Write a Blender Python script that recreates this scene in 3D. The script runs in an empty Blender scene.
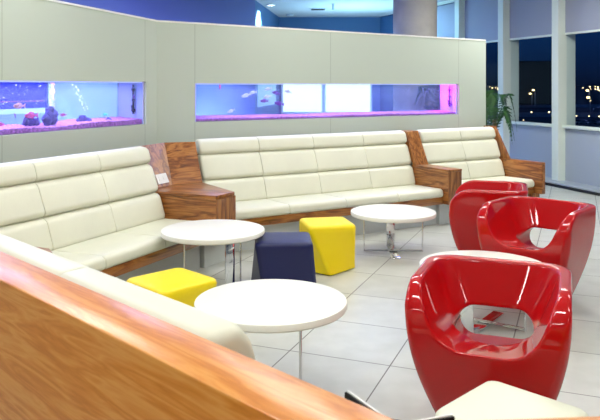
import bpy, bmesh, math, random
import numpy as np
from mathutils import Vector, Matrix
random.seed(7)
C = bpy.context.scene.collection
PI = math.pi
EYE = 1.6
F = 700.0

# ------------------------------------------------------------------ materials
def lin(r, g, b):
    f = lambda c: (c/255/12.92) if c/255 <= .04045 else ((c/255+.055)/1.055)**2.4
    return (f(r), f(g), f(b), 1)

def new_mat(name):
    m = bpy.data.materials.new(name); m.use_nodes = True
    nt = m.node_tree
    return m, nt, nt.nodes, nt.links, nt.nodes['Principled BSDF']

def mat(name, col, rough=.5, metal=0, coat=0, bump=0, bscale=40, vary=0, vscale=6, spec=.5, coat_rough=.03):
    m, nt, N, K, p = new_mat(name)
    p.inputs['Base Color'].default_value = col
    p.inputs['Roughness'].default_value = rough
    p.inputs['Metallic'].default_value = metal
    p.inputs['Coat Weight'].default_value = coat
    p.inputs['Coat Roughness'].default_value = coat_rough
    p.inputs['Specular IOR Level'].default_value = spec
    tc = N.new('ShaderNodeTexCoord')
    if vary:
        n = N.new('ShaderNodeTexNoise'); n.inputs['Scale'].default_value = vscale; n.inputs['Detail'].default_value = 4
        K.new(tc.outputs['Object'], n.inputs['Vector'])
        r = N.new('ShaderNodeValToRGB')
        r.color_ramp.elements[0].position = .3; r.color_ramp.elements[1].position = .7
        r.color_ramp.elements[0].color = tuple(c*(1-vary) for c in col[:3])+(1,)
        r.color_ramp.elements[1].color = tuple(min(1, c*(1+vary)) for c in col[:3])+(1,)
        K.new(n.outputs['Fac'], r.inputs['Fac']); K.new(r.outputs['Color'], p.inputs['Base Color'])
    if bump:
        n = N.new('ShaderNodeTexNoise'); n.inputs['Scale'].default_value = bscale; n.inputs['Detail'].default_value = 3
        K.new(tc.outputs['Object'], n.inputs['Vector'])
        b = N.new('ShaderNodeBump'); b.inputs['Strength'].default_value = bump; b.inputs['Distance'].default_value = .01
        K.new(n.outputs['Fac'], b.inputs['Height']); K.new(b.outputs['Normal'], p.inputs['Normal'])
    return m

def wood(name, dark, mid, light, axis='X', rough=.32, scale=1.0, turn=0):
    m, nt, N, K, p = new_mat(name)
    tc = N.new('ShaderNodeTexCoord')
    mp = N.new('ShaderNodeMapping')
    sc = {'X': (.9, 9, 9), 'Y': (9, .9, 9), 'Z': (9, 9, .9)}[axis]
    mp.inputs['Scale'].default_value = tuple(s*scale for s in sc)
    pre = N.new('ShaderNodeMapping'); pre.inputs['Rotation'].default_value = (0, 0, turn)
    K.new(tc.outputs['Object'], pre.inputs['Vector']); K.new(pre.outputs['Vector'], mp.inputs['Vector'])
    n1 = N.new('ShaderNodeTexNoise'); n1.inputs['Scale'].default_value = 1.6; n1.inputs['Detail'].default_value = 6
    n1.inputs['Distortion'].default_value = 1.2
    K.new(mp.outputs['Vector'], n1.inputs['Vector'])
    mul = N.new('ShaderNodeMath'); mul.operation = 'MULTIPLY'; mul.inputs[1].default_value = 7.0
    K.new(n1.outputs['Fac'], mul.inputs[0])
    fr = N.new('ShaderNodeMath'); fr.operation = 'PINGPONG'; fr.inputs[1].default_value = 1.0
    K.new(mul.outputs[0], fr.inputs[0])
    n2 = N.new('ShaderNodeTexNoise'); n2.inputs['Scale'].default_value = 9; n2.inputs['Detail'].default_value = 5
    K.new(mp.outputs['Vector'], n2.inputs['Vector'])
    mx = N.new('ShaderNodeMath'); mx.operation = 'MULTIPLY_ADD'; mx.inputs[1].default_value = .55
    K.new(fr.outputs[0], mx.inputs[0])
    h = N.new('ShaderNodeMath'); h.operation = 'MULTIPLY'; h.inputs[1].default_value = .5
    K.new(n2.outputs['Fac'], h.inputs[0]); K.new(h.outputs[0], mx.inputs[2])
    r = N.new('ShaderNodeValToRGB')
    e = r.color_ramp.elements
    e[0].position = .2; e[0].color = dark; e[1].position = .8; e[1].color = light
    k = e.new(.45); k.color = mid
    K.new(mx.outputs[0], r.inputs['Fac']); K.new(r.outputs['Color'], p.inputs['Base Color'])
    p.inputs['Roughness'].default_value = rough
    p.inputs['Coat Weight'].default_value = .25; p.inputs['Coat Roughness'].default_value = .2
    return m

def emit(name, col, s):
    m, nt, N, K, p = new_mat(name)
    p.inputs['Base Color'].default_value = (0, 0, 0, 1)
    p.inputs['Emission Color'].default_value = col; p.inputs['Emission Strength'].default_value = s
    return m

def clear(name, tint=(1, 1, 1, 1), gloss=1.0, veil=None, veil_fac=0):
    m, nt, N, K, p = new_mat(name)
    N.remove(p)
    out = N['Material Output']
    tr = N.new('ShaderNodeBsdfTransparent'); tr.inputs['Color'].default_value = tint
    last = tr
    if veil:
        tl = N.new('ShaderNodeBsdfTranslucent'); tl.inputs['Color'].default_value = veil
        mv = N.new('ShaderNodeMixShader'); mv.inputs[0].default_value = veil_fac
        K.new(tr.outputs[0], mv.inputs[1]); K.new(tl.outputs[0], mv.inputs[2]); last = mv
    if gloss:
        gl = N.new('ShaderNodeBsdfGlossy'); gl.inputs['Roughness'].default_value = .02
        lw = N.new('ShaderNodeLayerWeight'); lw.inputs['Blend'].default_value = .5
        pw = N.new('ShaderNodeMath'); pw.operation = 'POWER'; pw.inputs[1].default_value = 5
        K.new(lw.outputs['Facing'], pw.inputs[0])
        mu = N.new('ShaderNodeMath'); mu.operation = 'MULTIPLY_ADD'; mu.inputs[1].default_value = .9*gloss; mu.inputs[2].default_value = .04*gloss
        K.new(pw.outputs[0], mu.inputs[0])
        mg = N.new('ShaderNodeMixShader')
        K.new(mu.outputs[0], mg.inputs[0]); K.new(last.outputs[0], mg.inputs[1]); K.new(gl.outputs[0], mg.inputs[2])
        last = mg
    K.new(last.outputs[0], out.inputs['Surface'])
    return m

def tile_mat():
    m, nt, N, K, p = new_mat('floor_tiles')
    g = N.new('ShaderNodeNewGeometry')
    A = (math.sin(math.radians(21.6)), math.cos(math.radians(21.6)), 0)
    Bv = (A[1], -A[0], 0)
    lines = []; cells = []
    for v, off in ((A, .192), (Bv, .245)):
        d = N.new('ShaderNodeVectorMath'); d.operation = 'DOT_PRODUCT'; d.inputs[1].default_value = v
        K.new(g.outputs['Position'], d.inputs[0])
        a = N.new('ShaderNodeMath'); a.operation = 'SUBTRACT'; a.inputs[1].default_value = off
        K.new(d.outputs['Value'], a.inputs[0])
        q = N.new('ShaderNodeMath'); q.operation = 'DIVIDE'; q.inputs[1].default_value = .62
        K.new(a.outputs[0], q.inputs[0])
        fl = N.new('ShaderNodeMath'); fl.operation = 'FLOOR'; K.new(q.outputs[0], fl.inputs[0]); cells.append(fl)
        rd = N.new('ShaderNodeMath'); rd.operation = 'ROUND'; K.new(q.outputs[0], rd.inputs[0])
        s = N.new('ShaderNodeMath'); s.operation = 'SUBTRACT'; K.new(q.outputs[0], s.inputs[0]); K.new(rd.outputs[0], s.inputs[1])
        ab = N.new('ShaderNodeMath'); ab.operation = 'ABSOLUTE'; K.new(s.outputs[0], ab.inputs[0])
        lt = N.new('ShaderNodeMath'); lt.operation = 'LESS_THAN'; lt.inputs[1].default_value = .0062
        K.new(ab.outputs[0], lt.inputs[0]); lines.append(lt)
    mx = N.new('ShaderNodeMath'); mx.operation = 'MAXIMUM'; K.new(lines[0].outputs[0], mx.inputs[0]); K.new(lines[1].outputs[0], mx.inputs[1])
    cb = N.new('ShaderNodeCombineXYZ'); K.new(cells[0].outputs[0], cb.inputs[0]); K.new(cells[1].outputs[0], cb.inputs[1])
    wn = N.new('ShaderNodeTexWhiteNoise'); K.new(cb.outputs[0], wn.inputs['Vector'])
    no = N.new('ShaderNodeTexNoise'); no.inputs['Scale'].default_value = 5; no.inputs['Detail'].default_value = 6
    K.new(g.outputs['Position'], no.inputs['Vector'])
    ad = N.new('ShaderNodeMath'); ad.operation = 'MULTIPLY_ADD'; ad.inputs[1].default_value = .35
    K.new(wn.outputs['Value'], ad.inputs[0]); K.new(no.outputs['Fac'], ad.inputs[2])
    r = N.new('ShaderNodeValToRGB')
    r.color_ramp.elements[0].position = .35; r.color_ramp.elements[0].color = lin(186, 188, 178)
    r.color_ramp.elements[1].position = .95; r.color_ramp.elements[1].color = lin(206, 208, 200)
    K.new(ad.outputs[0], r.inputs['Fac'])
    mc = N.new('ShaderNodeMix'); mc.data_type = 'RGBA'
    K.new(mx.outputs[0], mc.inputs['Factor']); K.new(r.outputs['Color'], mc.inputs['A'])
    mc.inputs['B'].default_value = lin(104, 100, 92)
    K.new(mc.outputs['Result'], p.inputs['Base Color'])
    p.inputs['Roughness'].default_value = .33
    return m

def panel_mat(name, col, joints):
    """painted wall panels with hairline vertical joints at local x positions"""
    m, nt, N, K, p = new_mat(name)
    tc = N.new('ShaderNodeTexCoord'); sp = N.new('ShaderNodeSeparateXYZ'); K.new(tc.outputs['Object'], sp.inputs[0])
    prev = None
    for j in joints:
        s = N.new('ShaderNodeMath'); s.operation = 'COMPARE'; s.inputs[1].default_value = j; s.inputs[2].default_value = .004
        K.new(sp.outputs['X'], s.inputs[0])
        if prev:
            a = N.new('ShaderNodeMath'); a.operation = 'MAXIMUM'; K.new(prev.outputs[0], a.inputs[0]); K.new(s.outputs[0], a.inputs[1]); prev = a
        else: prev = s
    mc = N.new('ShaderNodeMix'); mc.data_type = 'RGBA'
    mc.inputs['A'].default_value = col; mc.inputs['B'].default_value = tuple(c*.72 for c in col[:3])+(1,)
    K.new(prev.outputs[0], mc.inputs['Factor']); K.new(mc.outputs['Result'], p.inputs['Base Color'])
    p.inputs['Roughness'].default_value = .55
    return m

WD, WM, WL = lin(92, 48, 16), lin(140, 83, 34), lin(176, 117, 56)
M = dict(
    leather=mat('cream_leather', lin(221, 221, 200), .42, bump=.05, bscale=60, vary=.03, vscale=4),
    white_top=mat('white_laminate', lin(240, 240, 228), .35),
    wood=wood('walnut_x', WD, WM, WL, 'X'),
    wood_turned=wood('walnut_turned', WD, WM, WL, 'X', turn=math.radians(33.5)),
    wood_z=wood('walnut_z', WD, WM, WL, 'Z'),
    wood_y=wood('walnut_y', WD, WM, WL, 'Y'),
    rail=wood('oiled_wood', lin(204, 122, 38), lin(218, 137, 50), lin(228, 157, 76), 'X', rough=.3, scale=1.6),
    base=mat('grey_plinth', lin(192, 198, 198), .5),
    chrome=mat('chrome', (.86, .87, .88, 1), .06, metal=1),
    red=mat('red_gloss', lin(178, 0, 6), .45, coat=.9, spec=.08, coat_rough=.02, bump=.22, bscale=5),
    yellow=mat('yellow_vinyl', lin(255, 226, 0), .4, bump=.03),
    navy=mat('navy_vinyl', lin(8, 20, 76), .42, bump=.04),
    whitevinyl=mat('white_vinyl', lin(222, 225, 202), .45),
    floor=tile_mat(),
    ceiling=mat('ceiling_paint', lin(168, 174, 178), .8),
    plain=mat('wall_paint', lin(205, 208, 202), .7),
    purple=mat('indigo_paint', lin(92, 102, 160), .6),
    deepblue=mat('deep_blue_paint', lin(58, 98, 140), .6),
    concrete=mat('concrete', lin(168, 164, 156), .75, vary=.12, vscale=3, bump=.1),
    frame=mat('window_frame_paint', lin(228, 237, 224), .4),
    spandrel=mat('spandrel_grey', lin(168, 178, 190), .5),
    ledge=mat('ledge_grey', lin(165, 174, 182), .35),
    kick=mat('dark_kick', lin(30, 32, 36), .5),
    blind=mat('blind_fabric', lin(158, 164, 178), .8, bump=.05, bscale=200),
    glass=clear('clear_glass', (.93, .96, .97, 1), .2),
    tankglass=clear('aquarium_glass', (.97, .98, 1, 1), .25),
    water=clear('aquarium_water', (.84, .91, 1, 1), 0, (.62, .74, 1, 1), .09),
    lavender=mat('lavender_acrylic', lin(205, 205, 240), .4),
    black=mat('black_plastic', lin(8, 8, 10), .6, spec=.2),
    white=mat('white_plastic', lin(232, 232, 228), .4),
    gravel=mat('gravel_mix', lin(186, 112, 186), .8, vary=.55, vscale=45, bump=.6, bscale=60),  # pink of the tank lighting is partly put into this colour
    rock=mat('reef_rock', lin(58, 44, 120), .85, vary=.7, vscale=14, bump=.6, bscale=20),
    leaf=mat('palm_leaf', lin(40, 86, 30), .45, vary=.3, vscale=8),
    stem=mat('palm_stem', lin(96, 84, 48), .6),
    pot=mat('pot_grey', lin(90, 92, 96), .5),
    led=emit('led_strip', lin(190, 200, 255), 1.2),
    litpane=emit('backlit_pane', lin(222, 242, 255), 2.4),
    softpane=emit('dim_lit_pane', lin(160, 210, 255), .9),
    lampglow=emit('street_lamp_glow', lin(255, 214, 140), 8),
    cityglow=emit('city_light_glow', lin(255, 220, 160), 9),
    downglow=emit('downlight_glow', lin(215, 240, 255), 12),
    night=mat('night_ground', lin(30, 40, 52), .9, vary=.5, vscale=.02),
    road=mat('night_road', lin(84, 100, 112), .8, vary=.2, vscale=.05),
    darkbuild=mat('dark_building', lin(6, 7, 10), .9),
    carpaint=mat('car_paint', lin(130, 136, 140), .4),
    darkglass=mat('dark_blue_glass', lin(20, 22, 130), .12, spec=.3),
)

# ------------------------------------------------------------------ helpers
def tag(o, label=None, cat=None, group=None, kind=None):
    if label: o['label'] = label
    if cat: o['category'] = cat
    if group: o['group'] = group
    if kind: o['kind'] = kind
    return o

def thing(name, label, cat, loc=(0, 0, 0), rotz=0, group=None, kind=None):
    o = bpy.data.objects.new(name, None); C.objects.link(o)
    o.empty_display_size = .1
    o.location = loc; o.rotation_euler = (0, 0, rotz)
    return tag(o, label, cat, group, kind)

def obj(name, verts, faces, m, parent=None, loc=(0, 0, 0), rotz=0, smooth=35):
    me = bpy.data.meshes.new(name)
    me.from_pydata([tuple(v) for v in verts], [], [tuple(f) for f in faces])
    bm = bmesh.new(); bm.from_mesh(me)
    bmesh.ops.recalc_face_normals(bm, faces=bm.faces[:])
    bm.to_mesh(me); bm.free()
    if smooth:
        for p in me.polygons: p.use_smooth = True
        if smooth < 180: me.set_sharp_from_angle(angle=math.radians(smooth))
    me.materials.append(m)
    o = bpy.data.objects.new(name, me); C.objects.link(o)
    o.location = loc; o.rotation_euler = (0, 0, rotz)
    if parent: o.parent = parent
    return o

def bobj(name, bm, m, parent=None, loc=(0, 0, 0), rotz=0, smooth=35):
    v = [x.co[:] for x in bm.verts]; bm.verts.index_update()
    f = [[q.index for q in p.verts] for p in bm.faces]
    bm.free()
    return obj(name, v, f, m, parent, loc, rotz, smooth)

class G:
    """collects geometry for one mesh"""
    def __init__(s): s.v = []; s.f = []
    def add(s, v, f):
        o = len(s.v); s.v += [tuple(x) for x in v]; s.f += [[i+o for i in q] for q in f]; return s
    def box(s, x0, x1, y0, y1, z0, z1, bev=0, seg=2):
        bm = bmesh.new(); bmesh.ops.create_cube(bm, size=1)
        for q in bm.verts:
            q.co = ((x0+x1)/2+q.co.x*(x1-x0), (y0+y1)/2+q.co.y*(y1-y0), (z0+z1)/2+q.co.z*(z1-z0))
        if bev: bmesh.ops.bevel(bm, geom=bm.edges[:], offset=bev, segments=seg, affect='EDGES', profile=.5)
        bm.verts.index_update()
        s.add([q.co[:] for q in bm.verts], [[w.index for w in p.verts] for p in bm.faces]); bm.free(); return s
    def prism(s, poly, z0, z1, bev=0, axis='Z'):
        bm = bmesh.new()
        mk = (lambda a, b, h: (a, b, h)) if axis == 'Z' else (lambda a, b, h: (h, a, b))
        lo = [bm.verts.new(mk(a, b, z0)) for a, b in poly]; hi = [bm.verts.new(mk(a, b, z1)) for a, b in poly]
        bm.faces.new(lo); bm.faces.new(hi)
        n = len(poly)
        for i in range(n): bm.faces.new((lo[i], lo[(i+1) % n], hi[(i+1) % n], hi[i]))
        bmesh.ops.recalc_face_normals(bm, faces=bm.faces[:])
        if bev: bmesh.ops.bevel(bm, geom=bm.edges[:], offset=bev, segments=2, affect='EDGES', profile=.5)
        bm.verts.index_update()
        s.add([q.co[:] for q in bm.verts], [[w.index for w in p.verts] for p in bm.faces]); bm.free(); return s
    def loft(s, rings, cap=True):
        n = len(rings[0]); o = len(s.v)
        for r in rings: s.v += [tuple(p) for p in r]
        for i in range(len(rings)-1):
            for j in range(n):
                a = o+i*n+j; b = o+i*n+(j+1) % n
                s.f.append([a, b, b+n, a+n])
        if cap:
            s.f.append(list(range(o, o+n))); s.f.append(list(range(o+(len(rings)-1)*n, o+len(rings)*n)))
        return s
    def tube(s, pts, r, seg=8):
        rings = []
        for i, p in enumerate(pts):
            p = Vector(p)
            d = (Vector(pts[min(i+1, len(pts)-1)])-Vector(pts[max(i-1, 0)])).normalized()
            u = d.orthogonal().normalized() if abs(d.z) > .95 else d.cross(Vector((0, 0, 1))).normalized()
            w = d.cross(u)
            rr = r[i] if isinstance(r, (list, tuple)) else r
            rings.append([p+(u*math.cos(2*PI*k/seg)+w*math.sin(2*PI*k/seg))*rr for k in range(seg)])
        return s.loft(rings)
    def lathe(s, prof, seg=48, c=(0, 0)):
        rings = [[(c[0]+r*math.cos(2*PI*k/seg), c[1]+r*math.sin(2*PI*k/seg), z) for k in range(seg)] for r, z in prof]
        return s.loft(rings)
    def ball(s, c, r, sub=2, squash=(1, 1, 1), noise=0):
        bm = bmesh.new(); bmesh.ops.create_icosphere(bm, subdivisions=sub, radius=1)
        bm.verts.index_update(); v = []
        for q in bm.verts:
            k = r*(1+noise*(random.random()-.5))
            v.append((c[0]+q.co.x*k*squash[0], c[1]+q.co.y*k*squash[1], c[2]+q.co.z*k*squash[2]))
        s.add(v, [[w.index for w in p.verts] for p in bm.faces]); bm.free(); return s
    def obj(s, name, m, parent=None, loc=(0, 0, 0), rotz=0, smooth=35):
        return obj(name, s.v, s.f, m, parent, loc, rotz, smooth)

def kids(o): return [c for c in bpy.data.objects if c.parent == o]
def copy_tree(o, parent=None):
    ch = kids(o)
    c = o.copy(); C.objects.link(c); c.parent = parent
    for k in ch: copy_tree(k, c)
    return c

# directions of the facets of the room (floor plan, metres)
def fr(deg):                                    # heading measured from straight ahead
    a = math.radians(deg); t = Vector((math.sin(a), math.cos(a))); return t, Vector((-t.y, t.x)), math.radians(90-deg)
tL, yL, rL = fr(25.0)
tB, yB, rB = fr(58.5)
tN = Vector((.70, -.7145)).normalized(); nN = Vector((.7145, .70)).normalized()
def Lp(s, d): return tL*s+yL*d
def Bp(s, d): return tB*s+yB*d
def Np(s, d): return tN*s+nN*d
def v3(p, z=0): return (p[0], p[1], z)
def on_facet(u, v, y, dist):
    """where the sight line towards picture point u,v meets the upright plane 'dist' along direction y"""
    r = Vector(((u-300)/F, 1)); d = dist/(r.dot(y))
    return Vector((r.x*d, d, EYE-(v-86)/F*d))

def rounded_poly(pts, rad, n=5):
    out = []; N_ = len(pts)
    for i in range(N_):
        p = Vector(pts[i]); a = Vector(pts[i-1])-p; b = Vector(pts[(i+1) % N_])-p
        r = rad[i] if isinstance(rad, (list, tuple)) else rad
        la, lb = a.length, b.length; a.normalize(); b.normalize()
        ang = a.angle(b); t = min(r/math.tan(ang/2), la*.48, lb*.48); r = t*math.tan(ang/2)
        c = p+(a+b).normalized()*(r/math.sin(ang/2))
        s = p+a*t-c; e = p+b*t-c
        for k in range(n+1):
            w = k/n; q = (s*(1-w)+e*w); q = q.normalized()*r if q.length > 1e-9 else q
            out.append(c+q)
    return out

def cushion(prof, x0, x1, r0=.014, r1=.014, puff=.0):
    """cushion with profile (y,z) run along x, rounded ends"""
    cy = sum(p[0] for p in prof)/len(prof); cz = sum(p[1] for p in prof)/len(prof)
    hy = max(abs(p[0]-cy) for p in prof); hz = max(abs(p[1]-cz) for p in prof)
    st = []
    for k in range(5):
        a = PI/2*k/4; st.append((x0+r0*(1-math.sin(a)), r0*(1-math.cos(a)) if k else 0))
    st = [(x0+r0*(1-math.cos(PI/2*k/4)), r0*(1-math.sin(PI/2*k/4))) for k in range(5)]
    mids = [(x0+r0+(x1-r1-x0-r0)*w, -puff*math.sin(PI*w)) for w in (.12, .3, .5, .7, .88)]
    en = [(x1-r1*(1-math.cos(PI/2*k/4)), r1*(1-math.sin(PI/2*k/4))) for k in range(4, -1, -1)]
    rings = []
    for x, ins in st+mids+en:
        fy = 1-ins/hy; fz = 1-ins/hz
        rings.append([(x, cy+(p[0]-cy)*fy, cz+(p[1]-cz)*fz) for p in prof])
    return G().loft(rings)

# ------------------------------------------------------------------ setting
SX0, SX1, SY0, SY1, ZC = -9, 10, -3.2, 21, 3.4
def wx(y_): return 4.4-(y_-11)*.3256/.9455+.18
PLAN = [(SX0, SY0), (wx(SY0), SY0), (wx(18.6), 18.6), (SX0, 18.6)]
tag(G().prism(PLAN, -.1, 0).obj('floor', M['floor'], smooth=0), kind='structure')
tag(G().prism(PLAN, ZC, ZC+.1).obj('ceiling', M['ceiling'], smooth=0), kind='structure')
tag(G().box(SX0, wx(SY0), SY0-.1, SY0, 0, ZC).obj('wall_front', M['plain'], smooth=0), kind='structure')
tag(G().box(SX0-.1, SX0, SY0, 18.6, 0, ZC).obj('wall_side', M['plain'], smooth=0), kind='structure')

def holed_wall(name, L, z1a, z1b, th, op, m, loc, rotz, ext0=0, ext1=0):
    """upright slab from x=0..L, front at y=0, back at y=th, with a rectangular opening"""
    a, b, c, d = op
    def ztop(x): return z1a+(z1b-z1a)*x/L
    xs = [0, a, b, L]; v = []; f = []
    def P(x, y, z):
        v.append((x, y, z)); return len(v)-1
    for y in (0, th):
        sx = lambda x: x if y == 0 else (-ext0 if x == 0 else (L+ext1 if x == L else x))
        g = [[P(sx(x), y, z) for z in (0, c, d, ztop(x))] for x in xs]
        for i in range(3):
            for k in range(3):
                if i == 1 and k == 1: continue
                f.append((g[i][k], g[i+1][k], g[i+1][k+1], g[i][k+1]))
        if y == 0: g0 = g
    g1 = g
    def strip(p): 
        for i in range(len(p)-1): f.append((p[i][0], p[i+1][0], p[i+1][1], p[i][1]))
    strip([(g0[i][3], g1[i][3]) for i in range(4)]); strip([(g0[i][0], g1[i][0]) for i in range(4)])
    strip([(g0[0][k], g1[0][k]) for k in range(4)]); strip([(g0[3][k], g1[3][k]) for k in range(4)])
    for (i, k), (j, l) in (((1, 1), (2, 1)), ((2, 1), (2, 2)), ((2, 2), (1, 2)), ((1, 2), (1, 1))):
        f.append((g0[i][k], g0[j][l], g1[j][l], g1[i][k]))
    return tag(obj(name, v, f, m, None, loc, rotz, 0), kind='structure')

WALL = lin(185, 195, 182)
TH = .36
LS0, LSC = -1.0, 5.855          # left partition run
LT = (3.0, 5.677, 1.22, 1.643)  # left aquarium opening along the run
p0 = Lp(LS0, 4.34)
ZL0 = 2.266+.035*(LSC-LS0)
wl = holed_wall('wall_left', LSC-LS0, ZL0, 2.266, TH, (LT[0]-LS0, LT[1]-LS0, LT[2], LT[3]),
                panel_mat('panel_paint_left', WALL, [5.66-LS0, 3.9-LS0]), v3(p0), rL, 0, .108)
BS0, BSC = 2.486, 7.185
BT = (2.902, 6.676, 1.222, 1.628)
p1 = Bp(BS0, 6.85)
wb = holed_wall('wall_back', BSC-BS0, 2.266, 2.228, TH, (BT[0]-BS0, BT[1]-BS0, BT[2], BT[3]),
                panel_mat('panel_paint_back', WALL, [BT[0]-BS0, 4.62-BS0, BT[1]-BS0]), v3(p1), rB, .108, 0)
g = G().prism([(0, 2.268), (TH, 2.268), (TH, 2.276), (0, 2.276)], 0, .1, axis='X')
def cap_strip(name, L, za, zb, loc, rot):
    r = [[(x, y, z+dz) for y, dz in ((-.006, -.012), (TH, -.012), (TH, .006), (-.006, .006))] for x, z in ((0, za), (L, zb))]
    return tag(G().loft(r).obj(name, M['white'], None, loc, rot, 0), kind='structure')
cap_strip('trim_1', LSC-LS0, ZL0, 2.266, v3(p0), rL)
cap_strip('trim_2', BSC-BS0, 2.266, 2.228, v3(p1), rB)

# room beyond the partition
def wall_run(name, a, b, z0, z1, th, m):
    a = Vector(a); b = Vector(b); d = b-a
    return tag(G().box(0, d.length, 0, th, z0, z1).obj(name, m, None, v3(a), math.atan2(d.y, d.x), 0), kind='structure')
wall_run('wall_lounge_left', (-5.6, 5.6), (-.94, 14.65), 0, ZC, .1, M['purple'])
wall_run('wall_lounge_corner', (-.94, 14.65), (-.548, 18.3), 0, ZC, .1, M['deepblue'])
wall_run('wall_far', (-.548, 18.3), (2.1, 18.3), 0, ZC, .1, M['deepblue'])
wall_run('wall_far_bay', (2.1, 18.3), (2.6, 17.2), 0, ZC, .1, M['deepblue'])
wall_run('wall_far_right', (2.6, 17.2), (4.4, 17.2), 0, ZC, .1, M['deepblue'])

# window wall on the right
wd = Vector((-.3256, .9455)); wn = Vector((.9455, .3256)); W0 = Vector((4.4, 11.0)); rW = math.atan2(wd.y, wd.x)
# local x runs away from the camera along the wall, local y = into the room (rot +90 of wd points left/in)
def wloc(k): return W0+wd*k
ks = [-14.6, -13.1, -11.6, -10.1, -8.6, -7.1, -5.55, -4.05, -2.55, -1.06, .4165, 1.896, 3.38, 4.86, 6.34]
SILL, HEAD = .95, 2.46
for i in range(len(ks)-1):
    a, b = ks[i], ks[i+1]
    seen = i >= 7
    o = wloc(a); L = b-a
    tag(G().box(.0, L, -.06, .0, .07, SILL-.03).obj('wall_spandrel', M['spandrel'], None, v3(o), rW, 0), kind='structure')
    w = thing('window_%d' % (i+1), None, None, v3(o), rW, kind='structure')
    G().box(0, L, -.05, .06, SILL-.03, SILL+.02, .006).box(0, L, -.05, .02, ZC-.06, ZC).obj('frame', M['frame'], w)
    G().box(.06, L-.06, -.03, -.02, SILL+.02, ZC-.06).obj('pane', M['glass'], w, smooth=0)
    if seen:
        place = {7: 'outermost on the window wall, nearest the camera', 8: 'over the window second nearest the camera',
                 9: 'over the rightmost window in view', 10: 'over the window between the two bare posts',
                 11: 'over the window behind the potted palm', 12: 'over the far window past the partition end', 13: 'over the farthest window by the column'}[i]
        bl = thing('roller_blind', 'half-drawn grey roller blind '+place, 'blind', v3(o), rW, group='roller blinds on the window wall')
        G().box(.08, L-.08, -.004, .0, HEAD, ZC-.08).obj('fabric', M['blind'], bl, smooth=0)
        G().box(.07, L-.07, -.012, .012, HEAD-.035, HEAD, .005).obj('bottom_bar', M['frame'], bl)
    tag(G().box(-.08, .08, -.2, .14, 0, ZC, .004).obj('trim_%d' % (i+3), M['frame'], None, v3(o), rW, 0), kind='structure')
o = wloc(ks[0]); L = ks[-1]-ks[0]
tag(G().box(0, L, 0, .34, .05, .075, .004).box(0, L, .0, .30, .045, .05).obj('trim_30', M['ledge'], None, v3(o), rW, 0), kind='structure')
tag(G().box(0, L, 0, .31, 0, .046).obj('baseboard_right', M['kick'], None, v3(o), rW, 0), kind='structure')

# concrete column behind the partition
colx = (415-300)/F*11.3
tag(G().lathe([(.35, 0), (.35, ZC)], 64).obj('column', M['concrete'], None, (colx, 11.3, 0)), kind='structure')

# lit inner windows on the far wall
def lit_window(name, x0, x1, z0, z1, y, m):
    w = thing(name, None, None, (0, y, 0), 0, kind='structure')
    t = .05
    G().box(x0-t, x1+t, -.06, 0, z0-t, z0).box(x0-t, x1+t, -.06, 0, z1, z1+t).box(x0-t, x0, -.06, 0, z0, z1).box(x1, x1+t, -.06, 0, z0, z1).obj('frame', M['frame'], w, smooth=0)
    G().box(x0, x1, -.03, -.02, z0, z1).obj('pane', m, w, smooth=0)
lit_window('window_20', -.44, .56, .93, 2.3, 18.29, M['litpane'])
lit_window('window_21', .67, 1.83, .93, 2.3, 18.29, M['litpane'])
# pale lit hatch on the lounge corner wall
cw = thing('window_22', None, None, (-.94, 14.65, 0), math.atan2(18.3-14.65, -.548+.94), kind='structure')
G().box(.2, 2.9, -.03, -.01, 1.15, 2.2).obj('pane', M['softpane'], cw, smooth=0)
tag(G().box(-.45, 1.95, 17.75, 18.2, 0, .82, .01).obj('trim_31', M['lavender']), kind='structure')
# dark window with frame seen through the left aquarium
d0 = Vector((-5.6, 5.6)); d1 = Vector((-.94, 14.65)); dl = (d1-d0).length; rD = math.atan2(*(reversed((d1-d0)[:])))
lw = thing('window_23', None, None, v3(d0), rD, kind='structure')
G().box(1.2, 4.65, -.05, -.02, 1.235, 1.30).box(1.2, 4.65, -.05, -.02, 2.3, 2.35).box(4.57, 4.65, -.05, -.02, 1.301, 2.299).obj('frame', M['blind'], lw, smooth=0)
G().box(1.2, 4.58, -.02, -.008, 1.28, 2.32).obj('pane', M['darkglass'], lw, smooth=0)
G().box(1.2, 4.5, -.05, -.035, 1.39, 1.405).obj('led_line', emit('violet_line', lin(120, 30, 220), 2), lw, smooth=0)

# ceiling fittings beyond the partition
def ceil_at(u, v):
    d = (ZC-EYE)*F/(86-v); return ((u-300)/F*d, d)
x, y = ceil_at(271, 4.5)
t = thing('ceiling_downlight', 'small round lit downlight in the blue ceiling', 'light', (x, y, ZC))
G().lathe([(.10, -.001), (.10, -.02), (.075, -.025), (.075, -.006)], 32).obj('trim_ring', M['white'], t)
G().lathe([(.07, -.008), (.07, -.016)], 24).obj('lamp', M['downglow'], t)
x, y = ceil_at(318, 9)
t = thing('ceiling_vent', 'flat rectangular grille in the blue ceiling', 'vent', (x, y, ZC))
G().box(-.2, .2, -.2, .2, -.012, 0, .004).obj('frame', M['ceiling'], t)
gs = G()
for k in range(7): gs.box(-.16, .16, -.16+k*.05, -.15+k*.05, -.016, -.0115)
gs.obj('grille', M['black'], t, smooth=0)
x, y = ceil_at(333, 4)
t = thing('sprinkler', 'small sprinkler head hanging from the blue ceiling', 'sprinkler', (x, y, ZC))
G().lathe([(.05, 0), (.05, -.01), (.02, -.015), (.02, -.12), (.006, -.125)], 16).obj('stem', M['spandrel'], t)
G().lathe([(.05, -.12), (.05, -.128)], 16).obj('deflector', M['spandrel'], t)
x, y = ceil_at(290, 14.5)
tag(G().lathe([(.09, 0), (.09, -.03), (.06, -.05), (.0, -.052)], 24).obj('smoke_detector', M['spandrel'], None, (x, y, ZC)),
    'low round smoke detector on the ceiling near the far blue wall', 'smoke detector')

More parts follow.
